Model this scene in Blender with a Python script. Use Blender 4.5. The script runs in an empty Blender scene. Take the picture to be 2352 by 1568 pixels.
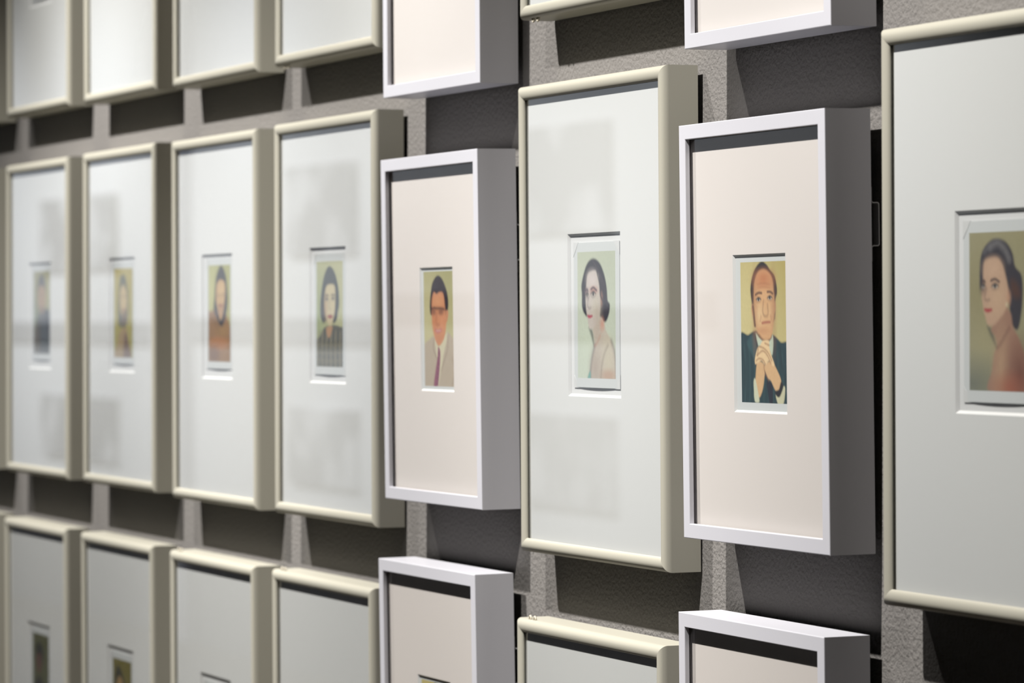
import bpy, bmesh, math
import numpy as np
from mathutils import Matrix, Vector

scene = bpy.context.scene
C = scene.collection
EYE = 1.55            # height of the middle row of pictures above the floor

# ------------------------------------------------------------------ camera
cam_data = bpy.data.cameras.new('camera')
cam = bpy.data.objects.new('camera', cam_data)
C.objects.link(cam)
scene.camera = cam
_r = Vector((0.3743481, 0.92728533, 0.00232707))
_u = Vector((-0.00505915, -0.00046712, 0.99998709))
_f = Vector((-0.92727445, 0.37435504, -0.00451641))
cam.matrix_world = Matrix(((_r.x, _u.x, -_f.x, 2.49665),
                           (_r.y, _u.y, -_f.y, -1.09637),
                           (_r.z, _u.z, -_f.z, EYE - 0.0046),
                           (0, 0, 0, 1)))
cam_data.sensor_width = 36.0
cam_data.lens = 8479.06 / 2352 * 36.0
cam_data.clip_start = 0.05
cam_data.dof.use_dof = True
cam_data.dof.focus_distance = 2.55
cam_data.dof.aperture_fstop = 13.0

# ------------------------------------------------------------------ world and lamps
world = bpy.data.worlds.new('world')
scene.world = world
world.use_nodes = True
world.node_tree.nodes['Background'].inputs[0].default_value = (0.8, 0.85, 1.0, 1)
world.node_tree.nodes['Background'].inputs[1].default_value = 0.02

def spot(name, loc, target, watts, color, size, blend, radius):
    d = bpy.data.lights.new(name, 'SPOT')
    d.energy = watts; d.color = color; d.spot_size = math.radians(size)
    d.spot_blend = blend; d.shadow_soft_size = radius
    o = bpy.data.objects.new(name, d)
    o.location = loc
    o.rotation_euler = (Vector(target) - Vector(loc)).to_track_quat('-Z', 'Y').to_euler()
    C.objects.link(o)
    return o

WARM = (1.0, 0.965, 0.92)
TRACK_Y, TRACK_Z = -0.86, EYE + 1.30
for lx, ax, w in ((-2.25, -2.15, 70), (-1.33, -1.24, 318), (-0.40, -0.40, 266), (0.435, 0.42, 252)):  # leftmost spot is added to brighten the left columns
    spot('track_spot', (lx, TRACK_Y, TRACK_Z), (ax, 0, EYE - 0.50), w, WARM, 60, 1.0, 0.018)
# added lamps, out of view, that brighten the opposite wall, which the picture glass mirrors
for lx in (-18.0, -15.5, -13.0, -10.5, -8.0):
    spot('added_wall_washer', (lx, -1.6, 3.2), (lx, -4.0, 1.70), 345, (0.91, 0.95, 1.0), 80, 1.0, 0.05)

scene.view_settings.view_transform = 'Standard'
scene.view_settings.look = 'None'
scene.view_settings.gamma = 1.0
scene.view_settings.exposure = 0.0
scene.view_settings.use_curve_mapping = False
scene.cycles.use_denoising = True
scene.cycles.max_bounces = 10
scene.cycles.diffuse_bounces = 5
scene.cycles.transparent_max_bounces = 16

# ------------------------------------------------------------------ materials
def nodes_of(name):
    m = bpy.data.materials.new(name)
    m.use_nodes = True
    nt = m.node_tree
    return m, nt, nt.nodes['Principled BSDF']

def mat(name, col, rough=0.5, spec=0.4, grain=None, bump=None, var=0.0):
    """grain = (scale, amount) colour mottling, bump = (scale, strength, distance)"""
    m, nt, b = nodes_of(name)
    b.inputs['Base Color'].default_value = (*col, 1)
    b.inputs['Roughness'].default_value = rough
    b.inputs['Specular IOR Level'].default_value = spec
    tc = nt.nodes.new('ShaderNodeTexCoord')
    if grain:
        n = nt.nodes.new('ShaderNodeTexNoise')
        n.inputs['Scale'].default_value = grain[0]
        n.inputs['Detail'].default_value = 4
        nt.links.new(tc.outputs['Object'], n.inputs['Vector'])
        mx = nt.nodes.new('ShaderNodeMix'); mx.data_type = 'RGBA'
        mx.inputs[6].default_value = (*[c * (1 - grain[1]) for c in col], 1)
        mx.inputs[7].default_value = (*[min(1, c * (1 + grain[1])) for c in col], 1)
        nt.links.new(n.outputs[0], mx.inputs[0])
        nt.links.new(mx.outputs[2], b.inputs['Base Color'])
    if bump:
        n = nt.nodes.new('ShaderNodeTexNoise')
        n.inputs['Scale'].default_value = bump[0]
        n.inputs['Detail'].default_value = 3
        nt.links.new(tc.outputs['Object'], n.inputs['Vector'])
        bp = nt.nodes.new('ShaderNodeBump')
        bp.inputs['Strength'].default_value = bump[1]
        bp.inputs['Distance'].default_value = bump[2]
        nt.links.new(n.outputs[0], bp.inputs['Height'])
        nt.links.new(bp.outputs[0], b.inputs['Normal'])
    return m

def glass_mat(name, tint, refl):
    m = bpy.data.materials.new(name); m.use_nodes = True
    nt = m.node_tree
    nt.nodes.clear()
    out = nt.nodes.new('ShaderNodeOutputMaterial')
    tr = nt.nodes.new('ShaderNodeBsdfTransparent'); tr.inputs[0].default_value = (*tint, 1)
    gl = nt.nodes.new('ShaderNodeBsdfGlossy'); gl.inputs['Roughness'].default_value = 0.015
    fr = nt.nodes.new('ShaderNodeFresnel'); fr.inputs['IOR'].default_value = 1.5
    ge = nt.nodes.new('ShaderNodeNewGeometry')
    inv = nt.nodes.new('ShaderNodeMath'); inv.operation = 'SUBTRACT'; inv.inputs[0].default_value = 1
    nt.links.new(ge.outputs['Backfacing'], inv.inputs[1])
    dbl = nt.nodes.new('ShaderNodeMath'); dbl.operation = 'MULTIPLY'; dbl.inputs[1].default_value = refl
    nt.links.new(fr.outputs[0], dbl.inputs[0])
    mul = nt.nodes.new('ShaderNodeMath'); mul.operation = 'MULTIPLY'; mul.use_clamp = True
    nt.links.new(dbl.outputs[0], mul.inputs[0]); nt.links.new(inv.outputs[0], mul.inputs[1])
    mix = nt.nodes.new('ShaderNodeMixShader')
    nt.links.new(mul.outputs[0], mix.inputs[0])
    nt.links.new(tr.outputs[0], mix.inputs[1]); nt.links.new(gl.outputs[0], mix.inputs[2])
    nt.links.new(mix.outputs[0], out.inputs[0])
    return m

def print_mat():
    m, nt, b = nodes_of('photo_print')
    a = nt.nodes.new('ShaderNodeVertexColor'); a.layer_name = 'print'
    nt.links.new(a.outputs[0], b.inputs['Base Color'])
    b.inputs['Roughness'].default_value = 0.5
    b.inputs['Specular IOR Level'].default_value = 0.15
    return m

M = {
    'wall':   mat('plaster_grey', (0.171, 0.163, 0.155), 0.85, 0.2, (60, 0.05), (300, 0.85, 0.0015)),
    'white_wall': mat('gallery_white', (0.78, 0.80, 0.83), 0.9, 0.2, (3, 0.03)),
    'ceiling': mat('ceiling_dark', (0.10, 0.10, 0.105), 0.9, 0.2, (4, 0.05)),
    'floor':  mat('floor_oak', (0.09, 0.065, 0.035), 0.5, 0.4, (2, 0.1)),
    'poster':  None,
    'cream':  mat('cream_powder_coat', (0.345, 0.333, 0.280), 0.45, 0.30, (900, 0.02), (2500, 0.05, 0.0002)),
    'white':  mat('white_lacquer', (0.505, 0.505, 0.545), 0.33, 0.5, (300, 0.01)),
    'mat_cool': mat('mat_board_cool', (0.498, 0.504, 0.498), 0.95, 0.1, (700, 0.012), (1500, 0.12, 0.0002)),
    'mat_warm': mat('mat_board_warm', (0.516, 0.483, 0.462), 0.95, 0.1, (700, 0.012), (1500, 0.12, 0.0002)),
    'bevel':  mat('mat_core_white', (0.552, 0.552, 0.546), 0.9, 0.1),
    'backing': mat('backing_kraft', (0.05, 0.045, 0.04), 0.9, 0.1, (40, 0.1)),
    'board':  mat('mount_board_white', (0.504, 0.510, 0.510), 0.9, 0.1),
    'steel':  mat('zinc_steel', (0.42, 0.42, 0.43), 0.35, 0.6, (200, 0.05)),
    'nylon':  mat('nylon_peg', (0.510, 0.468, 0.372), 0.3, 0.5),
    'corner': mat('photo_corner_film', (0.480, 0.486, 0.480), 0.25, 0.5),
    'glass':  glass_mat('picture_glass', (0.996, 0.999, 0.997), 1.65),
    'glass_low': glass_mat('low_reflection_glass', (0.996, 0.998, 0.996), 0.75),
    'print':  print_mat(),
}

def poster_mat():
    m, nt, b = nodes_of('poster_print')
    tc = nt.nodes.new('ShaderNodeTexCoord')
    n = nt.nodes.new('ShaderNodeTexNoise'); n.inputs['Scale'].default_value = 3.2; n.inputs['Detail'].default_value = 2
    nt.links.new(tc.outputs['Object'], n.inputs['Vector'])
    r = nt.nodes.new('ShaderNodeValToRGB')
    r.color_ramp.elements[0].position = 0.44; r.color_ramp.elements[0].color = (0.13, 0.14, 0.18, 1)
    r.color_ramp.elements[1].position = 0.62; r.color_ramp.elements[1].color = (0.62, 0.64, 0.68, 1)
    nt.links.new(n.outputs[0], r.inputs[0]); nt.links.new(r.outputs[0], b.inputs['Base Color'])
    b.inputs['Roughness'].default_value = 0.6
    return m
M['poster'] = poster_mat()

# ------------------------------------------------------------------ helpers
def link(name, me, material, parent=None, loc=None):
    o = bpy.data.objects.new(name, me)
    C.objects.link(o)
    if material and not me.materials:
        me.materials.append(material)
    if parent: o.parent = parent
    if loc: o.location = loc
    return o

def box_mesh(name, x0, x1, y0, y1, z0, z1, bevel=0.0):
    bm = bmesh.new()
    bmesh.ops.create_cube(bm, size=1)
    for v in bm.verts:
        v.co = Vector((x0 if v.co.x < 0 else x1, y0 if v.co.y < 0 else y1, z0 if v.co.z < 0 else z1))
    if bevel:
        bmesh.ops.bevel(bm, geom=bm.edges[:], offset=bevel, segments=2, affect='EDGES')
    me = bpy.data.meshes.new(name); bm.to_mesh(me); bm.free()
    return me

def struct(name, me, material):
    o = link(name, me, material)
    o['kind'] = 'structure'
    return o

# ------------------------------------------------------------------ the room
X0, X1, YB, H = -21.0, 5.0, -4.0, 3.4
front = struct('wall_front', box_mesh('wall_front', X0, X1, 0, 0.12, 0, H), M['wall'])
front['label'] = 'grey roller textured gallery wall behind the framed portraits'
struct('floor', box_mesh('floor', X0, X1, YB, 0, -0.1, 0), M['floor'])
struct('ceiling', box_mesh('ceiling', X0, X1, YB, 0, H, H + 0.1), M['ceiling'])
struct('wall_left', box_mesh('wall_left', X0 - 0.12, X0, YB, 0, 0, H), M['white_wall'])
struct('wall_right', box_mesh('wall_right', X1, X1 + 0.12, YB, 0, 0, H), M['wall'])
back = struct('wall_back', box_mesh('wall_back', X0, X1, YB - 0.12, YB, 0, H), M['white_wall'])
band = link('ledge', box_mesh('ledge', X0, -8.2, YB, YB + 0.02, EYE - 0.13, EYE - 0.02), mat('ledge_grey', (0.24, 0.25, 0.29), 0.6, 0.3), back)
link('added_dark_board', box_mesh('added_dark_board', X0, X1, YB, YB + 0.025, 0, 0.5), mat('added_board_grey', (0.14, 0.14, 0.15), 0.6, 0.3), back)  # added dark board, darkens what the lower row's glass mirrors
link('pilaster', box_mesh('pilaster', -14.45, -13.95, YB, YB + 0.05, 0, H), mat('pilaster_grey', (0.46, 0.47, 0.53), 0.7, 0.3), back)
for px0, px1 in ((-16.6, -15.2), (-12.5, -11.65), (-9.85, -9.05)):
    for z0, z1 in ((0.24, 0.62), (-0.72, -0.40)):
        link('poster', box_mesh('poster', px0, px1, YB, YB + 0.03, EYE + z0, EYE + z1), M['poster'], back)  # posters on the opposite wall, known only as reflections in the glass

# ------------------------------------------------------------------ frame parts (meshes shared by alike frames)
def rail_mesh(name, prof, w, h, side, smooth=True):
    """one mitred moulding; prof = closed list of (distance in from outer edge, y)"""
    n = len(prof)
    vs = []
    for end in (0, 1):
        for d, y in prof:
            a, b = w / 2 - d, h / 2 - d
            if side == 0: p = ((-a, a)[end], y, b)
            elif side == 1: p = ((a, -a)[end], y, -b)
            elif side == 2: p = (-a, y, (-b, b)[end])
            else: p = (a, y, (b, -b)[end])
            vs.append(p)
    fs = [(i, (i + 1) % n, n + (i + 1) % n, n + i) for i in range(n)]
    fs += [tuple(range(n - 1, -1, -1)), tuple(range(n, 2 * n))]
    me = bpy.data.meshes.new(name)
    me.from_pydata(vs, [], fs)
    bm = bmesh.new(); bm.from_mesh(me)
    bmesh.ops.recalc_face_normals(bm, faces=bm.faces[:])
    bm.to_mesh(me); bm.free()
    if smooth:
        me.shade_smooth()
        me.set_sharp_from_angle(angle=math.radians(32))
    return me

def mat_mesh(name, w, h, wx, wz, ww, wh, y, t):
    """mat board plate with a bevelled window: outer edge, face, bevel"""
    x0, x1, z0, z1 = wx - ww / 2, wx + ww / 2, wz - wh / 2, wz + wh / 2
    def ring(ax0, ax1, az0, az1, yy): return [(ax0, yy, az0), (ax1, yy, az0), (ax1, yy, az1), (ax0, yy, az1)]
    vs = ring(-w / 2, w / 2, -h / 2, h / 2, y) + ring(x0, x1, z0, z1, y) \
        + ring(x0 + t, x1 - t, z0 + t, z1 - t, y + t) + ring(-w / 2, w / 2, -h / 2, h / 2, y + t)
    fs, mi = [], []
    for a, b, m_ in ((0, 4, 0), (4, 8, 1), (8, 12, 0), (12, 0, 0)):
        for i in range(4):
            j = (i + 1) % 4
            fs.append((a + i, a + j, b + j, b + i)); mi.append(m_)
    me = bpy.data.meshes.new(name); me.from_pydata(vs, [], fs)
    for p_, k in zip(me.polygons, mi): p_.material_index = k
    return me

def arc(cx, cy, rx, ry, a0, a1, n):
    return [(cx + rx * math.cos(math.radians(a0 + (a1 - a0) * i / n)), cy + ry * math.sin(math.radians(a0 + (a1 - a0) * i / n))) for i in range(n + 1)]

# cream aluminium moulding: flat side, half round face
MW, MH = 0.2715, 0.356
PROF_M = [(0.003, 0.0), (0.0, 0.0)] + arc(0.0052, -0.0222, 0.0052, 0.0054, 180, 270, 9) \
    + arc(0.0052, -0.0246, 0.0053, 0.0030, 270, 352, 6)[1:] + [(0.0100, -0.0240), (0.003, -0.0240)]
# white timber box moulding: square with eased edges
WW, WH = 0.2209, 0.2826
e = 0.0005
PROF_W = [(0.003, 0.0), (0.0, 0.0), (0.0, -0.0325 + e), (e * .3, -0.0325 + e * .3), (e, -0.0325), (0.0100 - e, -0.0325), (0.0100 - e * .3, -0.0325 + e * .3),
          (0.0100, -0.0325 + e), (0.0100, -0.0292), (0.003, -0.0292)]
RAIL = {'m': [rail_mesh('cream_rail', PROF_M, MW, MH, s) for s in range(4)],
        'w': [rail_mesh('white_rail', PROF_W, WW, WH, s, False) for s in range(4)]}
GLASS = {'m': box_mesh('glass_sheet', -MW / 2 + .0035, MW / 2 - .0035, -0.0239, -0.0226, -MH / 2 + .0035, MH / 2 - .0035),
         'w': box_mesh('glass_sheet', -WW / 2 + .0035, WW / 2 - .0035, -0.0287, -0.0270, -WH / 2 + .0035, WH / 2 - .0035)}
BACK = {'m': box_mesh('backing_board', -MW / 2 + .0032, MW / 2 - .0032, -0.0140, -0.0010, -MH / 2 + .0032, MH / 2 - .0032),
        'w': box_mesh('backing_board', -WW / 2 + .0032, WW / 2 - .0032, -0.0180, -0.0010, -WH / 2 + .0032, WH / 2 - .0032)}
MOUNT = {'m': box_mesh('mount_board', -MW / 2 + .0036, MW / 2 - .0036, -0.0205, -0.0150, -MH / 2 + .0036, MH / 2 - .0036),
         'w': box_mesh('mount_board', -WW / 2 + .0036, WW / 2 - .0036, -0.0245, -0.0190, -WH / 2 + .0036, WH / 2 - .0036)}
MATB = {'m': mat_mesh('mat_board', MW - .0072, MH - .0072, 0.0, 0.003, 0.098, 0.1207, -0.0224, 0.0018),
        'w': mat_mesh('mat_board', WW - .0072, WH - .0072, 0.0, -0.0012, 0.0797, 0.105, -0.0264, 0.0018),
        'w5': mat_mesh('mat_board', WW - .0072, WH - .0072, 0.0, 0.0, 0.0750, 0.1005, -0.0264, 0.0018)}
for k_, me_ in MATB.items():
    me_.materials.append(M['mat_cool'] if k_ == 'm' else M['mat_warm']); me_.materials.append(M['bevel'])

def loop_mesh(name, r, t, flip):
    """small nylon peg: an upright half loop of round wire"""
    bm = bmesh.new()
    prev = None
    n, k = 10, 6
    for i in range(n + 1):
        a = math.pi * i / n
        c = Vector((r * math.cos(a), 0, flip * r * 1.5 * math.sin(a)))
        rad = Vector((math.cos(a), 0, flip * math.sin(a)))
        ring = [bm.verts.new(c + rad * t * math.cos(2 * math.pi * j / k) + Vector((0, t * math.sin(2 * math.pi * j / k), 0))) for j in range(k)]
        if prev:
            for j in range(k):
                bm.faces.new((prev[j], prev[(j + 1) % k], ring[(j + 1) % k], ring[j]))
        else:
            bm.faces.new(ring)
        prev = ring
    bm.faces.new(prev)
    bmesh.ops.recalc_face_normals(bm, faces=bm.faces[:])
    me = bpy.data.meshes.new(name); bm.to_mesh(me); bm.free()
    me.shade_smooth()
    return me
PEG_DN = loop_mesh('peg', 0.0019, 0.0008, -1)
PEG_UP = loop_mesh('peg', 0.0019, 0.0008, 1)

def bracket_mesh(depth):
    """pressed steel spacer: flange, U-shaped bow reaching to the wall, flange; extruded along x"""
    pts = [(0.0, 0.024), (0.0008, 0.0235), (0.0008, 0.0150), (0.0016, 0.0140), (depth - .0010, 0.0140), (depth, 0.0130),
           (depth, -0.0130), (depth - .0010, -0.0140), (0.0016, -0.0140), (0.0008, -0.0150), (0.0008, -0.0235), (0.0, -0.024)]
    t = 0.0006
    vs, fs = [], []
    n = len(pts)
    for x in (-0.008, 0.0):
        for y, z in pts: vs.append((x, y, z))
        for y, z in pts:
            s = 1 if abs(z) > 0.0145 else -1
            vs.append((x, y - t if abs(z) <= 0.0131 else y - t * .3, z - (t if z > 0 else -t) if abs(z) <= 0.0145 else z))
    for i in range(n - 1):
        fs.append((i, i + 1, 2 * n + i + 1, 2 * n + i))
        fs.append((n + i, 3 * n + i, 3 * n + i + 1, n + i + 1))
        fs.append((2 * n + i, 2 * n + i + 1, 3 * n + i + 1, 3 * n + i))
        fs.append((i, n + i, n + i + 1, i + 1))
    me = bpy.data.meshes.new('spacer_bracket'); me.from_pydata(vs, [], fs)
    bm = bmesh.new(); bm.from_mesh(me); bmesh.ops.recalc_face_normals(bm, faces=bm.faces[:]); bm.to_mesh(me); bm.free()
    return me
BRACKET = bracket_mesh(0.0062)

# ------------------------------------------------------------------ photo prints: colours laid on a fine grid of the print itself
def lin(c):
    c = np.asarray(c, float) / 255
    return np.where(c <= 0.04045, c / 12.92, ((c + 0.055) / 1.055) ** 2.4)

class Paint:
    def __init__(self, nu, nv, box, bg_top, bg_bot):
        self.nu, self.nv = nu, nv
        self.x0, self.y0, self.w, self.h = box
        U, V = np.meshgrid(np.linspace(0, 1, nu), np.linspace(0, 1, nv))
        self.P = np.stack([self.x0 + U.ravel() * self.w, self.y0 + V.ravel() * self.h], 1)
        # work in a square-ish metric so that softness is even
        self.S = np.array([70.0 / self.w, 93.0 / self.h])
        self.Q = self.P * self.S
        t = V.ravel()[:, None]
        self.c = lin(bg_top) * (1 - t) + lin(bg_bot) * t

    def _mix(self, a, col):
        a = a[:, None]
        self.c = self.c * (1 - a) + lin(col) * a

    @staticmethod
    def smooth(p, closed, k=5):
        p = np.asarray(p, float); n = len(p); out = []
        rng = range(n) if closed else range(n - 1)
        for i in rng:
            if closed: p0, p1, p2, p3 = p[(i - 1) % n], p[i], p[(i + 1) % n], p[(i + 2) % n]
            else: p0, p1, p2, p3 = p[max(i - 1, 0)], p[i], p[i + 1], p[min(i + 2, n - 1)]
            for s in np.arange(k) / k:
                out.append(.5 * ((2 * p1) + (p2 - p0) * s + (2 * p0 - 5 * p1 + 4 * p2 - p3) * s ** 2 + (3 * p1 - p0 - 3 * p2 + p3) * s ** 3))
        if not closed: out.append(p[-1])
        return np.array(out)

    def _dist(self, a, b):
        ab = b - a; L = (ab ** 2).sum(1) + 1e-12
        ap = self.Q[:, None, :] - a[None]
        t = np.clip((ap * ab[None]).sum(2) / L[None], 0, 1)
        d = ap - t[..., None] * ab[None]
        return np.sqrt((d ** 2).sum(2)).min(1)

    def shape(self, pts, col, soft=1.0, alpha=1.0, sm=True):
        p = self.smooth(pts, True) if sm else np.asarray(pts, float)
        p = p * self.S
        q = np.roll(p, -1, 0)
        x, y = self.Q[:, 0:1], self.Q[:, 1:2]
        cond = (p[None, :, 1] > y) != (q[None, :, 1] > y)
        xi = p[None, :, 0] + (y - p[None, :, 1]) * (q - p)[None, :, 0] / np.where(q[None, :, 1] == p[None, :, 1], 1e-9, q[None, :, 1] - p[None, :, 1])
        inside = (np.sum(cond & (x < xi), 1) % 2) == 1
        sd = np.where(inside, 1, -1) * self._dist(p, q)
        self._mix(np.clip(sd / soft + 0.5, 0, 1) * alpha, col)

    def ell(self, cx, cy, rx, ry, col, soft=1.0, alpha=1.0):
        d = np.sqrt(((self.P[:, 0] - cx) / rx) ** 2 + ((self.P[:, 1] - cy) / ry) ** 2)
        s = max(soft / max(1e-6, rx * self.S[0]), 0.02)
        self._mix(np.clip((1 - d) / s + 0.5, 0, 1) * alpha, col)

    def stroke(self, pts, width, col, soft=0.8, alpha=1.0):
        p = self.smooth(pts, False) * self.S
        d = self._dist(p[:-1], p[1:])
        self._mix(np.clip((width / 2 - d) / soft + 0.5, 0, 1) * alpha, col)

    def grain(self, amt, seed):
        r = np.random.RandomState(seed)
        self.c = np.clip(self.c * (1 + amt * r.randn(len(self.c), 1)), 0.002, 0.95)

    def array(self):
        return self.c.reshape(self.nv, self.nu, 3)

def face_marks(p, eyes, brows, nose, mouth, dark, lip):
    for (x, y, rx, ry) in eyes:
        p.ell(x, y, rx * 1.5, ry * 1.9, dark, 3, .35)
        p.ell(x, y, rx, ry, (225, 215, 200), 1, .8)
        p.ell(x, y, rx * .55, ry * .95, (40, 35, 35), 1, .95)
        p.stroke([(x - rx * 1.2, y), (x, y - ry), (x + rx * 1.2, y - ry * .1)], .9, (40, 32, 30), .9, .9)
    for b in brows: p.stroke(b, 1.7, dark, 1.2, .85)
    p.stroke(nose, 1.3, dark, 2.0, .45)
    p.stroke(mouth, 1.7, lip, 1.3, .9)

def portrait_clasped_hands():
    p = Paint(100, 132, (138, 115, 414, 1275), (188, 172, 100), (220, 208, 152))
    p.ell(180, 500, 200, 700, (226, 214, 160), 60, .6)
    p.shape([(120, 800), (200, 775), (268, 735), (345, 760), (425, 775), (490, 840), (560, 890), (565, 1430), (120, 1400)], (30, 60, 66), 1.5)
    for k in range(9):
        x = 165 + k * 42
        p.stroke([(x, 860 + 10 * k), (x + 8, 1120), (x + 2, 1380)], 1.2, (70, 108, 106), 1.4, .35)
    p.shape([(190, 850), (240, 780), (275, 900), (265, 1010), (225, 935)], (58, 94, 98), 2, .7)
    p.stroke([(145, 930), (170, 1090), (165, 1250)], 2, (20, 40, 46), 2, .6)
    p.stroke([(480, 880), (500, 1050), (530, 1200)], 2, (20, 40, 46), 2, .6)
    p.shape([(270, 760), (300, 800), (345, 830), (400, 820), (420, 770), (425, 860), (412, 960), (380, 900), (300, 880), (285, 850)], (206, 218, 196), 1.2)
    # head
    p.shape([(325, 112), (270, 175), (238, 270), (226, 370), (236, 480), (252, 660), (275, 700), (430, 660), (447, 470), (462, 400), (458, 320), (440, 240), (400, 185), (372, 140)], (34, 26, 24), 1.4)
    p.shape([(240, 500), (233, 540), (243, 600), (256, 600), (256, 510)], (196, 140, 104), 1.2)
    p.shape([(440, 480), (450, 500), (446, 560), (436, 580)], (190, 140, 104), 1.2)
    p.shape([(340, 182), (290, 215), (262, 300), (256, 420), (258, 560), (268, 690), (300, 775), (335, 822), (385, 824), (415, 765), (432, 640), (440, 520), (434, 380), (424, 280), (392, 212)], (222, 172, 122), 2)
    p.ell(345, 265, 75, 70, (200, 122, 78), 20, .75)
    p.ell(300, 590, 40, 90, (242, 210, 162), 14, .8)
    p.ell(346, 420, 60, 40, (232, 186, 136), 14, .6)
    p.ell(400, 580, 30, 90, (232, 194, 146), 14, .8)
    p.ell(345, 760, 45, 50, (226, 178, 130), 10, .8)
    p.stroke([(290, 320), (340, 308), (400, 322)], 1, (170, 100, 68), 2, .5)
    p.stroke([(295, 350), (345, 340), (400, 352)], 1, (170, 100, 68), 2, .4)
    p.stroke([(248, 520), (256, 600), (264, 690)], 2.5, (56, 46, 40), 1.5, .9)
    p.ell(262, 560, 14, 200, (170, 116, 80), 8, .6); p.ell(432, 540, 12, 180, (160, 106, 74), 8, .6)
    p.ell(330, 740, 60, 30, (206, 150, 108), 12, .5)
    face_marks(p, [(298, 455, 16, 16), (398, 442, 16, 16)], [[(272, 412), (298, 395), (326, 398)], [(378, 388), (402, 388), (424, 404)]],
               [(342, 470), (334, 560), (352, 606), (380, 590), (378, 500)], [(328, 668), (360, 662), (398, 660)], (86, 52, 40), (178, 104, 84))
    p.stroke([(318, 610), (310, 650)], 1, (170, 110, 80), 2, .5)
    p.stroke([(404, 600), (410, 640)], 1, (170, 110, 80), 2, .5)
    p.stroke([(300, 780), (338, 826), (388, 826)], 1.6, (120, 76, 52), 1.8, .7)
    # forearms and hands
    p.shape([(362, 1195), (408, 1215), (416, 1300), (412, 1392), (385, 1392), (372, 1300)], (26, 32, 46), 1.2)
    p.shape([(282, 1020), (345, 1050), (340, 1180), (320, 1290), (288, 1345), (258, 1240), (262, 1170)], (226, 186, 138), 1.4)
    p.shape([(345, 1060), (400, 1010), (440, 1060), (490, 1190), (470, 1290), (436, 1270), (400, 1190), (370, 1160)], (228, 188, 140), 1.4)
    p.shape([(246, 1190), (262, 1180), (290, 1330), (292, 1385), (254, 1378), (246, 1270)], (214, 218, 190), 1.2)
    p.shape([(506, 1236), (524, 1262), (505, 1400), (462, 1400), (440, 1310), (470, 1330)], (214, 212, 178), 1.2)
    p.shape([(488, 1196), (508, 1236), (474, 1330), (440, 1312), (442, 1280), (470, 1260)], (26, 22, 26), 1.2)
    p.shape([(334, 828), (384, 826), (388, 880), (404, 950), (432, 1040), (418, 1056), (385, 1010), (352, 1050), (320, 1010), (285, 1030), (262, 1040), (260, 990), (282, 900), (306, 870)], (246, 214, 166), 1.4)
    for s in ([(350, 850), (388, 870)], [(300, 880), (345, 900), (385, 950), (410, 1010)], [(280, 960), (330, 920), (370, 960), (400, 1030)],
              [(270, 1010), (295, 990), (330, 1000), (352, 1040)], [(340, 1050), (345, 1110), (380, 1190)], [(290, 900), (282, 960)]):
        p.stroke(s, 1.1, (140, 88, 58), 1.3, .65)
    p.grain(.03, 1)
    return p.array()

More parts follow.
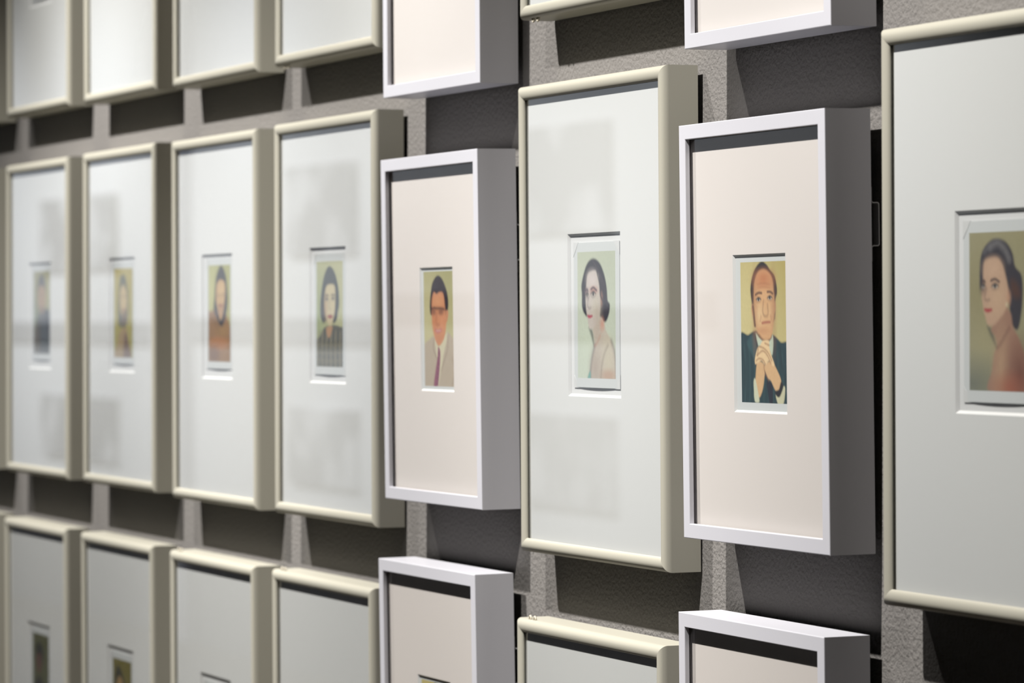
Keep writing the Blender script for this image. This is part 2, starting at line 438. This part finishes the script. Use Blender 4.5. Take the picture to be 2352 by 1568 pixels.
def portrait_bare_shoulder(dark_hair=True):
    if dark_hair:
        p = Paint(100, 132, (122, 225, 338, 1112), (194, 201, 178), (204, 213, 196))
        p.ell(220, 1000, 150, 400, (212, 222, 202), 60, .7); p.ell(160, 420, 120, 260, (206, 212, 188), 50, .6)
        hair, skin, shade = (36, 28, 34), (202, 192, 176), (150, 138, 118)
    else:
        p = Paint(100, 132, (155, 225, 405, 1120), (164, 158, 122), (150, 150, 122))
        p.ell(260, 1000, 200, 420, (176, 168, 128), 60, .7); p.ell(190, 640, 120, 200, (140, 128, 76), 50, .5)
        p.ell(180, 1300, 160, 140, (88, 100, 100), 50, .6)
        hair, skin, shade = (60, 56, 62), (206, 176, 148), (140, 104, 84)
    if dark_hair:
        p.shape([(225, 890), (262, 920), (275, 1060), (245, 960)], (60, 66, 60), 3, .7)
        p.shape([(160, 500), (205, 340), (262, 285), (320, 320), (362, 420), (385, 540), (392, 650), (412, 690), (405, 770), (375, 842), (330, 810), (300, 700), (230, 780), (200, 790), (165, 720), (162, 600)], hair, 2)
        p.shape([(262, 900), (330, 800), (360, 850), (380, 920), (420, 1000), (450, 1100), (462, 1230), (465, 1350), (240, 1350), (248, 1230), (262, 1130), (278, 1050), (272, 960)], skin, 2)
        p.stroke([(280, 1050), (260, 1140), (246, 1240), (240, 1350)], 3, (92, 78, 84), 4, .7)
        p.stroke([(425, 1010), (452, 1110), (464, 1240), (468, 1350)], 3, (92, 78, 84), 4, .7)
        p.ell(400, 1180, 40, 150, (210, 202, 176), 16, .7)
        p.ell(285, 1250, 40, 130, (176, 160, 146), 16, .7)
        p.ell(400, 1310, 60, 50, (190, 146, 120), 14, .6)
        p.stroke([(335, 1340), (345, 1220), (365, 1120), (395, 1050)], 2, (150, 138, 120), 3, .6)
        p.stroke([(278, 1050), (300, 1030), (330, 960)], 1.5, (190, 140, 118), 2.5, .6)
        p.ell(345, 860, 16, 46, (216, 140, 110), 6, .7)
        p.shape([(215, 1340), (240, 1270), (244, 1345)], (120, 170, 160), 2)
        p.shape([(250, 395), (215, 425), (203, 520), (196, 610), (200, 720), (215, 820), (228, 895), (258, 902), (300, 850), (325, 770), (330, 640), (322, 520), (312, 430), (285, 392)], (206, 196, 186), 2)
        p.ell(255, 470, 38, 66, (224, 212, 208), 14, .8); p.ell(290, 700, 30, 80, (206, 200, 178), 12, .7)
        p.ell(340, 640, 8, 40, (206, 150, 120), 4, .8)
        p.ell(270, 565, 34, 34, (190, 128, 108), 8, .7); p.ell(206, 575, 14, 30, (120, 84, 92), 5, .7)
        face_marks(p, [(266, 596, 17, 20), (210, 606, 11, 20)], [[(245, 555), (268, 540), (296, 566)], [(198, 566), (208, 554), (216, 566)]],
                   [(226, 620), (214, 690), (228, 722), (244, 716)], [(216, 788), (234, 792), (256, 790)], (66, 48, 56), (176, 50, 76))
        p.ell(234, 800, 15, 11, (190, 60, 88), 3, .8)
        p.ell(310, 760, 26, 90, (178, 164, 146), 12, .5); p.ell(300, 930, 26, 80, (190, 170, 156), 12, .5)
        for k in range(5):
            p.stroke([(262 + k * 8, 300 + k * 14), (322 + k * 12, 440 + k * 20), (350 + k * 10, 640), (340 + k * 12, 800 - k * 8)], .8, (74, 60, 64), 1.2, .5)
        p.stroke([(300, 400), (326, 520), (330, 600), (350, 660)], 2.2, hair, 2, .9)
    else:
        p.shape([(280, 880), (320, 930), (350, 1050), (300, 950)], (70, 72, 66), 3, .7)
        p.shape([(232, 620), (230, 440), (255, 340), (320, 275), (400, 290), (450, 370), (470, 470), (510, 530), (520, 640), (510, 800), (485, 912), (440, 860), (425, 700), (380, 620), (280, 560)], hair, 2)
        p.stroke([(300, 330), (350, 300), (400, 350), (430, 420)], 4, (136, 134, 134), 4, .6)
        p.stroke([(260, 360), (300, 320)], 3, (120, 118, 120), 3, .5)
        p.shape([(445, 560), (490, 600), (505, 680), (470, 690), (440, 640)], (92, 60, 44), 5, .8)
        p.shape([(310, 900), (400, 760), (440, 800), (455, 890), (490, 960), (530, 1080), (548, 1220), (550, 1350), (296, 1350), (316, 1200), (330, 1080), (350, 1030), (335, 960)], (168, 130, 108), 2.4)
        p.ell(375, 1180, 34, 170, (196, 164, 130), 16, .8)
        p.ell(500, 1240, 60, 180, (112, 62, 50), 20, .8)
        p.ell(430, 1320, 70, 80, (176, 100, 74), 20, .7)
        p.stroke([(350, 1040), (380, 1000), (430, 900)], 2, (120, 84, 70), 3, .5)
        p.shape([(290, 408), (258, 440), (250, 560), (240, 640), (250, 740), (266, 820), (285, 878), (325, 880), (370, 830), (410, 760), (425, 660), (412, 560), (385, 460), (350, 405)], (202, 168, 140), 2.4)
        p.ell(320, 480, 48, 60, (214, 180, 152), 16, .8); p.ell(350, 690, 40, 80, (212, 180, 148), 14, .8)
        p.ell(426, 690, 12, 40, (206, 160, 130), 4, .9); p.ell(412, 735, 5, 12, (224, 214, 180), 2, .9)
        p.ell(246, 610, 14, 36, (60, 52, 52), 6, .8)
        face_marks(p, [(334, 606, 18, 16), (252, 606, 10, 16)], [[(306, 566), (334, 556), (362, 576)], [(242, 572), (254, 566), (264, 574)]],
                   [(276, 620), (262, 690), (280, 706), (296, 700)], [(264, 770), (284, 774), (310, 772)], (74, 56, 52), (168, 54, 60))
        p.ell(286, 780, 18, 12, (184, 62, 66), 4, .8)
    p.grain(.03, 2)
    return p.array()

def portrait_beige_suit():
    p = Paint(90, 120, (155, 160, 325, 1250), (170, 166, 112), (214, 208, 168))
    p.ell(190, 700, 120, 500, (214, 206, 160), 50, .6)
    p.shape([(150, 1000), (205, 905), (265, 870), (310, 960), (385, 860), (400, 815), (450, 880), (500, 960), (510, 1430), (150, 1430)], (192, 178, 158), 1.6)
    p.shape([(262, 880), (305, 975), (390, 830), (392, 900), (350, 1100), (300, 1400), (262, 1400), (285, 1120)], (216, 210, 180), 1.4)
    p.shape([(300, 985), (318, 1010), (322, 1080), (312, 1240), (290, 1412), (250, 1412), (268, 1250), (292, 1090)], (150, 90, 112), 1.2)
    for y in range(1040, 1400, 55):
        p.stroke([(300 - (y - 1000) * .06, y), (316 - (y - 1000) * .06, y + 26)], 1, (92, 50, 74), 1, .6)
    p.stroke([(260, 900), (250, 1000), (285, 1110)], 1.4, (140, 122, 104), 2, .6)
    p.stroke([(400, 860), (400, 1000), (330, 1240)], 1.4, (146, 128, 110), 2, .6)
    p.stroke([(445, 1100), (470, 1250), (440, 1400)], 1.6, (150, 134, 116), 3, .5)
    p.shape([(300, 205), (250, 280), (228, 400), (218, 520), (222, 610), (245, 640), (385, 640), (410, 560), (412, 470), (395, 360), (350, 240)], (44, 28, 34), 1.6)
    p.shape([(388, 590), (412, 600), (404, 680), (386, 720)], (206, 146, 110), 1.4)
    p.shape([(260, 385), (292, 410), (320, 385), (360, 400), (376, 520), (384, 640), (384, 780), (360, 900), (310, 968), (270, 900), (248, 780), (238, 640), (240, 500)], (212, 146, 104), 2)
    p.ell(300, 480, 50, 60, (226, 166, 122), 14, .7); p.ell(345, 700, 30, 80, (226, 158, 120), 12, .7); p.ell(262, 700, 18, 80, (214, 142, 104), 10, .7)
    p.stroke([(236, 570), (262, 556), (290, 562), (330, 562), (370, 572)], 2.2, (74, 50, 46), 2, .8)
    p.ell(258, 600, 22, 34, (120, 78, 64), 6, .7); p.ell(335, 600, 26, 34, (120, 78, 64), 6, .7)
    p.stroke([(290, 620), (284, 720), (300, 745), (318, 735)], 1.4, (160, 96, 74), 2.4, .6)
    p.stroke([(276, 800), (300, 815), (334, 798)], 3, (196, 112, 110), 1.6, .9)
    p.stroke([(282, 806), (330, 803)], 1, (232, 214, 200), .9, .5)
    p.ell(305, 880, 28, 40, (206, 138, 98), 8, .6)
    p.grain(.03, 3)
    return p.array()

def portrait_plaid():
    p = Paint(72, 96, (172, 262, 248, 1065), (188, 188, 142), (190, 196, 150))
    p.ell(190, 820, 70, 300, (150, 168, 124), 40, .6); p.ell(400, 500, 60, 400, (206, 204, 160), 40, .6)
    p.shape([(165, 1080), (210, 1010), (250, 930), (340, 905), (400, 925), (430, 960), (430, 1340), (165, 1340)], (104, 104, 90), 1.6)
    for k in range(6):
        x = 190 + k * 42
        p.stroke([(x, 980), (x - 4, 1160), (x, 1330)], 3, (156, 148, 122), 2, .7)
        p.stroke([(x + 20, 960), (x + 18, 1160), (x + 20, 1330)], 2, (64, 68, 64), 2, .6)
    for y in (1100, 1180, 1260):
        p.stroke([(168, y), (300, y + 10), (425, y)], 2.6, (140, 134, 110), 2.4, .5)
    p.shape([(270, 930), (325, 920), (312, 1000), (292, 1035), (275, 1000)], (190, 150, 112), 1.6)
    p.shape([(292, 310), (250, 390), (225, 520), (208, 680), (212, 820), (240, 885), (270, 860), (350, 880), (380, 760), (388, 660), (376, 500), (340, 360)], (62, 66, 62), 1.8)
    p.shape([(265, 520), (300, 492), (345, 510), (352, 640), (345, 780), (325, 880), (305, 915), (280, 880), (256, 780), (250, 640)], (214, 200, 160), 2)
    p.ell(262, 730, 14, 110, (176, 136, 100), 8, .6)
    face_marks(p, [(272, 645, 12, 12), (330, 640, 12, 12)], [[(258, 610), (274, 600), (288, 610)], [(314, 606), (332, 598), (346, 606)]],
               [(300, 650), (294, 730), (308, 742)], [(282, 818), (304, 812), (326, 818)], (84, 74, 62), (150, 44, 56))
    p.ell(304, 822, 18, 20, (158, 50, 60), 3, .85)
    p.grain(.03, 4)
    return p.array()

def portrait_orange_top():
    p = Paint(60, 80, (185, 235, 240, 1040), (178, 178, 118), (186, 178, 110))
    p.ell(200, 500, 70, 300, (206, 206, 150), 30, .7)
    p.shape([(175, 770), (215, 735), (260, 705), (320, 700), (375, 760), (410, 850), (435, 1000), (435, 1290), (175, 1290)], (156, 118, 74), 2)
    p.ell(300, 1080, 110, 70, (190, 130, 84), 20, .7); p.ell(250, 1200, 60, 90, (116, 86, 72), 16, .6); p.ell(340, 940, 60, 60, (168, 132, 74), 16, .6)
    p.shape([(325, 238), (280, 330), (262, 440), (255, 580), (245, 700), (268, 780), (330, 900), (375, 790), (396, 640), (390, 480), (372, 330)], (58, 52, 46), 2)
    p.shape([(282, 430), (325, 390), (366, 430), (370, 540), (362, 640), (345, 760), (322, 830), (300, 760), (276, 640), (272, 530)], (208, 172, 122), 2.4)
    p.ell(330, 500, 28, 60, (220, 188, 136), 10, .7); p.ell(320, 720, 26, 60, (168, 120, 84), 10, .6)
    p.ell(300, 560, 12, 14, (110, 80, 62), 5, .6); p.ell(346, 555, 12, 14, (110, 80, 62), 5, .6)
    p.stroke([(302, 668), (324, 674), (346, 668)], 2.4, (150, 84, 66), 2, .8)
    p.stroke([(225, 800), (290, 900), (310, 960)], 2, (110, 82, 56), 3, .6)
    p.grain(.03, 5)
    return p.array()

def portrait_yellow():
    p = Paint(60, 80, (158, 290, 215, 990), (188, 172, 86), (172, 166, 84))
    p.shape([(150, 1290), (195, 1150), (225, 1000), (300, 950), (330, 1100), (355, 1290)], (172, 146, 100), 2.4)
    p.shape([(290, 1000), (330, 1120), (355, 1290), (275, 1290)], (104, 74, 62), 3, .8)
    p.shape([(258, 350), (225, 430), (210, 600), (205, 780), (225, 930), (300, 930), (322, 780), (325, 600), (300, 430)], (112, 106, 66), 2.4)
    p.ell(262, 420, 36, 60, (96, 100, 78), 8, .7)
    p.shape([(262, 470), (232, 540), (228, 660), (240, 780), (270, 840), (300, 780), (312, 650), (300, 530)], (208, 184, 132), 2.4)
    p.ell(278, 840, 32, 90, (110, 84, 56), 8, .8); p.ell(228, 860, 14, 70, (62, 62, 40), 5, .8)
    p.ell(248, 600, 12, 14, (140, 112, 80), 5, .6); p.ell(290, 596, 12, 14, (140, 112, 80), 5, .6)
    p.stroke([(254, 745), (272, 752), (292, 745)], 2.4, (150, 96, 74), 2, .7)
    p.grain(.03, 6)
    return p.array()

def portrait_dark_jacket():
    p = Paint(60, 80, (192, 300, 178, 955), (158, 152, 100), (150, 152, 112))
    p.ell(215, 850, 40, 200, (110, 128, 92), 20, .6); p.ell(345, 560, 30, 200, (190, 184, 124), 20, .6)
    p.shape([(190, 1260), (200, 1050), (235, 850), (265, 760), (320, 740), (365, 760), (375, 1000), (375, 1260)], (62, 60, 48), 2)
    p.shape([(300, 880), (345, 960), (355, 1180), (280, 1180), (278, 1000)], (72, 82, 82), 4, .8)
    p.shape([(320, 770), (365, 770), (360, 960), (325, 930)], (24, 30, 26), 3, .8)
    p.shape([(190, 1000), (240, 900), (262, 1080), (250, 1260), (190, 1260)], (118, 106, 82), 5, .6)
    p.shape([(272, 335), (245, 410), (238, 560), (320, 560), (316, 420), (300, 355)], (66, 58, 48), 2.4)
    p.shape([(272, 460), (246, 500), (240, 600), (250, 720), (285, 790), (315, 720), (322, 600), (312, 490)], (180, 146, 108), 2.4)
    p.ell(285, 740, 30, 40, (120, 88, 66), 8, .6)
    p.ell(262, 580, 10, 12, (110, 84, 66), 4, .6); p.ell(302, 578, 10, 12, (110, 84, 66), 4, .6)
    p.grain(.03, 7)
    return p.array()

def portrait_dark_olive():
    p = Paint(60, 80, (200, 400, 290, 1560), (84, 86, 46), (92, 96, 62))
    p.shape([(200, 1960), (240, 1400), (320, 1200), (400, 1400), (490, 1960)], (36, 32, 24), 2.4)
    p.shape([(315, 540), (268, 640), (255, 800), (270, 960), (370, 960), (390, 800), (375, 640)], (18, 20, 14), 2.4)
    p.shape([(310, 760), (275, 830), (275, 1000), (310, 1150), (350, 1080), (362, 900), (350, 790)], (98, 60, 48), 3)
    p.grain(.03, 8)
    return p.array()

def portrait_long_hair():
    p = Paint(60, 80, (1650, 900, 350, 1500), (116, 108, 44), (120, 112, 52))
    p.shape([(1740, 1010), (1690, 1250), (1660, 1700), (1660, 2400), (1960, 2400), (1940, 1800), (1890, 1400), (1830, 1130)], (46, 46, 28), 2.4)
    p.shape([(1780, 1180), (1725, 1320), (1715, 1600), (1750, 1850), (1800, 1900), (1850, 1750), (1860, 1450), (1830, 1260)], (170, 138, 84), 3)
    p.ell(1750, 1500, 26, 24, (80, 64, 46), 5, .7); p.ell(1830, 1490, 24, 24, (80, 64, 46), 5, .7)
    p.stroke([(1755, 1740), (1795, 1750), (1835, 1735)], 2.4, (130, 70, 56), 2, .8)
    p.grain(.03, 9)
    return p.array()

IW, IH = 0.0700, 0.0930          # picture area
PW, PH = 0.0845, 0.1070          # whole print
TONE = 0.6                       # paper and dyes reflect about this much of full white
BORDER = np.array([0.72, 0.75, 0.75]) * TONE

def print_mesh(name, img, base_y, bow):
    nv, nu, _ = img.shape
    eps = 0.0002
    xs = np.concatenate([[-PW / 2, -IW / 2 - eps], np.linspace(-IW / 2, IW / 2, nu), [IW / 2 + eps, PW / 2]])
    zs = np.concatenate([[PH / 2, IH / 2 + eps], np.linspace(IH / 2, -IH / 2, nv), [-IH / 2 - eps, -PH / 2]])
    ny, nx = len(zs), len(xs)
    col = np.ones((ny, nx, 4)); col[..., :3] = BORDER
    col[2:-2, 2:-2, :3] = img * TONE
    X, Z = np.meshgrid(xs, zs)
    u = X / (PW / 2); v = (PH / 2 - Z) / PH
    Y = base_y - 0.0006 - bow * (1 - u ** 2) * (0.25 + 0.75 * v ** 2)
    top = np.stack([X, Y, Z], -1).reshape(-1, 3)
    idx = np.arange(ny * nx).reshape(ny, nx)
    q = np.stack([idx[:-1, :-1], idx[1:, :-1], idx[1:, 1:], idx[:-1, 1:]], -1).reshape(-1, 4)
    rim = np.concatenate([idx[0, :], idx[1:, -1], idx[-1, -2::-1], idx[-2:0:-1, 0]])
    edge = top[rim].copy(); low = edge.copy(); low[:, 1] += 0.0005
    n = len(rim); o0 = len(top)
    side = [(o0 + i, o0 + (i + 1) % n, o0 + n + (i + 1) % n, o0 + n + i) for i in range(n)]
    me = bpy.data.meshes.new(name)
    me.from_pydata(np.concatenate([top, edge, low]).tolist(), [], [tuple(map(int, a)) for a in q] + side)
    at = me.color_attributes.new('print', 'FLOAT_COLOR', 'POINT')
    allc = np.concatenate([col.reshape(-1, 4), np.tile([*BORDER, 1], (2 * n, 1))])
    at.data.foreach_set('color', allc.astype(np.float32).ravel())
    for p_ in me.polygons[:len(q)]: p_.use_smooth = True
    return me

def corner_mesh(s):
    """clear film photo corner: right triangle with a little depth, legs s"""
    t = 0.00025
    a = [(0, 0), (s, 0), (0, -s * 1.15)]
    vs = [(x, y, z) for y in (-t, 0) for x, z in a]
    me = bpy.data.meshes.new('photo_corner')
    me.from_pydata(vs, [], [(0, 1, 2), (5, 4, 3), (0, 3, 4, 1), (1, 4, 5, 2), (2, 5, 3, 0)])
    return me
CORNER = corner_mesh(0.0095)

# ------------------------------------------------------------------ build the framed photographs
GROUP_M, GROUP_W = 'cream metal picture frames on the grey wall', 'white box picture frames on the grey wall'

def framed(kind, cx, cz, lean, roll, label, img, offs=(0.0, 0.0), win='', pegs=''):
    y0 = -0.003 if kind == 'm' else -0.007
    if kind == 'm': cx += 0.0043
    name = 'metal_picture_frame' if kind == 'm' else 'box_picture_frame'
    root = bpy.data.objects.new(name, None)
    C.objects.link(root)
    root.empty_display_size = 0.05
    root.location = (cx, y0, EYE + cz)
    root.rotation_euler = (lean, -roll, 0)
    root['label'] = label
    root['category'] = 'picture frame'
    root['group'] = GROUP_M if kind == 'm' else GROUP_W
    paint = M['cream'] if kind == 'm' else M['white']
    for me in RAIL[kind]: link('rail', me, paint, root)
    link('glass', GLASS[kind], M['glass' if kind == 'm' else 'glass_low'], root)
    link('mat_board', MATB['w5' if win == 'w5' else kind], None, root)
    link('mount_board', MOUNT[kind], M['board'], root)
    link('backing_board', BACK[kind], M['backing'], root)
    h = (MH if kind == 'm' else WH) / 2
    gap = -y0 + (h - 0.05) * math.sin(lean) - 0.0003
    link('wall_hook', box_mesh('wall_hook', -0.012, 0.012, -0.001, gap, h - 0.065, h - 0.045), M['steel'], root)
    if kind == 'w':
        link('spacer_bracket', BRACKET, M['steel'], root, (WW / 2 - 0.001, 0, 0.068))
    # the instant print, lying on the mount board inside the window
    wz = 0.003 if kind == 'm' else (0.0 if win == 'w5' else -0.0012)
    by = -0.0205 if kind == 'm' else -0.0245
    pr = link('instant_print', img, M['print'], root, (offs[0], by + 0.0001, wz + offs[1]))
    if kind == 'm':
        for sx, sz, ry in ((-1, 1, 0), (1, 1, 90), (1, -1, 180), (-1, -1, 270)):
            c = link('photo_corner', CORNER, M['corner'], pr, (sx * (PW / 2 + .0004), -0.00055, sz * (PH / 2 + .0004)))
            c.rotation_euler = (0, math.radians(ry), 0)
    for pk in pegs:
        me, z = (PEG_DN, -h) if pk == 'd' else (PEG_UP, h)
        for dx in (0.0200, 0.0290):
            link('hanging_peg', me, M['nylon'], root, (-MW / 2 + dx, -0.0232, z * 0.998))
    return root

def pm(name, img, kind='m'):
    return print_mesh(name, img, 0.0, 0.0010 if kind == 'm' else 0.0)

P_JACKET = pm('print_dark_jacket', portrait_dark_jacket())
P_YELLOW = pm('print_yellow', portrait_yellow())
P_ORANGE = pm('print_orange_top', portrait_orange_top())
P_PLAID = pm('print_plaid', portrait_plaid())
P_BEIGE = pm('print_beige_suit', portrait_beige_suit(), 'w')
P_SHOULDER = pm('print_bare_shoulder', portrait_bare_shoulder(True))
P_HANDS = pm('print_clasped_hands', portrait_clasped_hands(), 'w')
P_GREY = pm('print_grey_hair', portrait_bare_shoulder(False))
P_OLIVE = pm('print_dark_olive', portrait_dark_olive())
P_LONG = pm('print_long_hair', portrait_long_hair())

A = 'cream metal frame '
B = 'white box frame '
# kind, x, z, lean, roll, label, print, print offset, window, pegs
FRAMES = [
    # middle row
    ('m', -1.926, 0.0015, .004, 0, A + 'cut off by the left edge of the picture, middle row', P_YELLOW, (.003, 0), '', ''),
    ('m', -1.5924, 0.0015, .003, 0, A + 'around blurred portrait in dark jacket, leftmost complete frame of middle row', P_JACKET, (.0050, .0035), '', ''),
    ('m', -1.2565, 0.0019, .003, 0, A + 'around blurred portrait of fair person on yellow background', P_YELLOW, (.0030, .0020), '', ''),
    ('m', -0.9229, -0.0001, .0055, 0, A + 'around portrait of long haired person in orange brown top', P_ORANGE, (.0045, .0030), '', ''),
    ('m', -0.5974, 0.0006, .0053, 0, A + 'around portrait of dark bobbed person in plaid top', P_PLAID, (.0030, .0010), '', ''),
    ('w', -0.2996, -0.0079, .0171, .0017, B + 'around portrait in beige suit and pink tie', P_BEIGE, (.0030, .0003), 'w5', ''),
    ('m', 0.0, 0.0, .0097, .0004, A + 'around portrait of dark haired person with bare shoulder on green', P_SHOULDER, (.0019, 0), '', ''),
    ('w', 0.2996, -0.0084, .0157, .0023, B + 'around portrait in teal jacket with clasped hands', P_HANDS, (.0043, .0008), '', ''),
    ('m', 0.5955, 0.0007, .0082, 0, A + 'around portrait of grey haired person, cut off by right edge', P_GREY, (.0015, .0003), '', ''),
    # upper row
    ('m', -1.926, 0.4125, .004, 0, A + 'barely in view in the upper left corner', P_ORANGE, (.003, 0), '', ''),
    ('m', -1.5927, 0.4136, .0045, 0, A + 'cut off by top edge, directly above the dark jacket portrait', P_PLAID, (.003, 0), '', ''),
    ('m', -1.2567, 0.4112, .0044, 0, A + 'cut off by top edge, directly above the yellow portrait', P_JACKET, (.003, 0), '', ''),
    ('m', -0.9235, 0.4085, .0032, 0, A + 'cut off by top edge, directly above the orange top portrait', P_LONG, (.003, 0), '', ''),
    ('m', -0.5988, 0.4092, .0019, 0, A + 'cut off by top edge, directly above the plaid top portrait', P_ORANGE, (.003, 0), '', 'd'),
    ('w', -0.3034, 0.3264, .0096, -.0008, B + 'cut off by top edge, directly above the beige suit portrait', P_HANDS, (.003, 0), 'w5', ''),
    ('m', -0.0017, 0.4072, .0030, -.0006, A + 'cut off by top edge, directly above the bare shoulder portrait on green', P_GREY, (.002, 0), '', 'd'),
    ('w', 0.2992, 0.3266, .0147, .0007, B + 'cut off by top edge, directly above the clasped hands portrait', P_BEIGE, (.003, 0), '', ''),
    # lower row
    ('m', -1.926, -0.4080, .008, 0, A + 'barely in view in the lower left corner', P_LONG, (.003, 0), '', ''),
    ('m', -1.5931, -0.4081, .0082, 0, A + 'with dark olive print, cut off by bottom edge', P_OLIVE, (.0045, .0020), '', ''),
    ('m', -1.2576, -0.4078, .0090, 0, A + 'with long haired person on mustard background, cut off by bottom edge', P_LONG, (.0030, .0010), '', ''),
    ('m', -0.9237, -0.4081, .0087, 0, A + 'cut off by bottom edge, directly below the orange top portrait', P_JACKET, (.003, 0), '', 'u'),
    ('m', -0.5986, -0.4069, .0090, 0, A + 'cut off by bottom edge, directly below the plaid top portrait', P_YELLOW, (.003, 0), '', 'u'),
    ('w', -0.3015, -0.3408, .0200, .0002, B + 'cut off by bottom edge, directly below the beige suit portrait', P_HANDS, (.003, 0), 'w5', ''),
    ('m', -0.0006, -0.4071, .0072, .0002, A + 'cut off by bottom edge, directly below the bare shoulder portrait on green', P_PLAID, (.002, 0), '', 'u'),
    ('w', 0.3001, -0.3421, .0137, -.0010, B + 'cut off by bottom edge, directly below the clasped hands portrait', P_BEIGE, (.003, 0), '', ''),
]
for f in FRAMES:
    framed(*f)
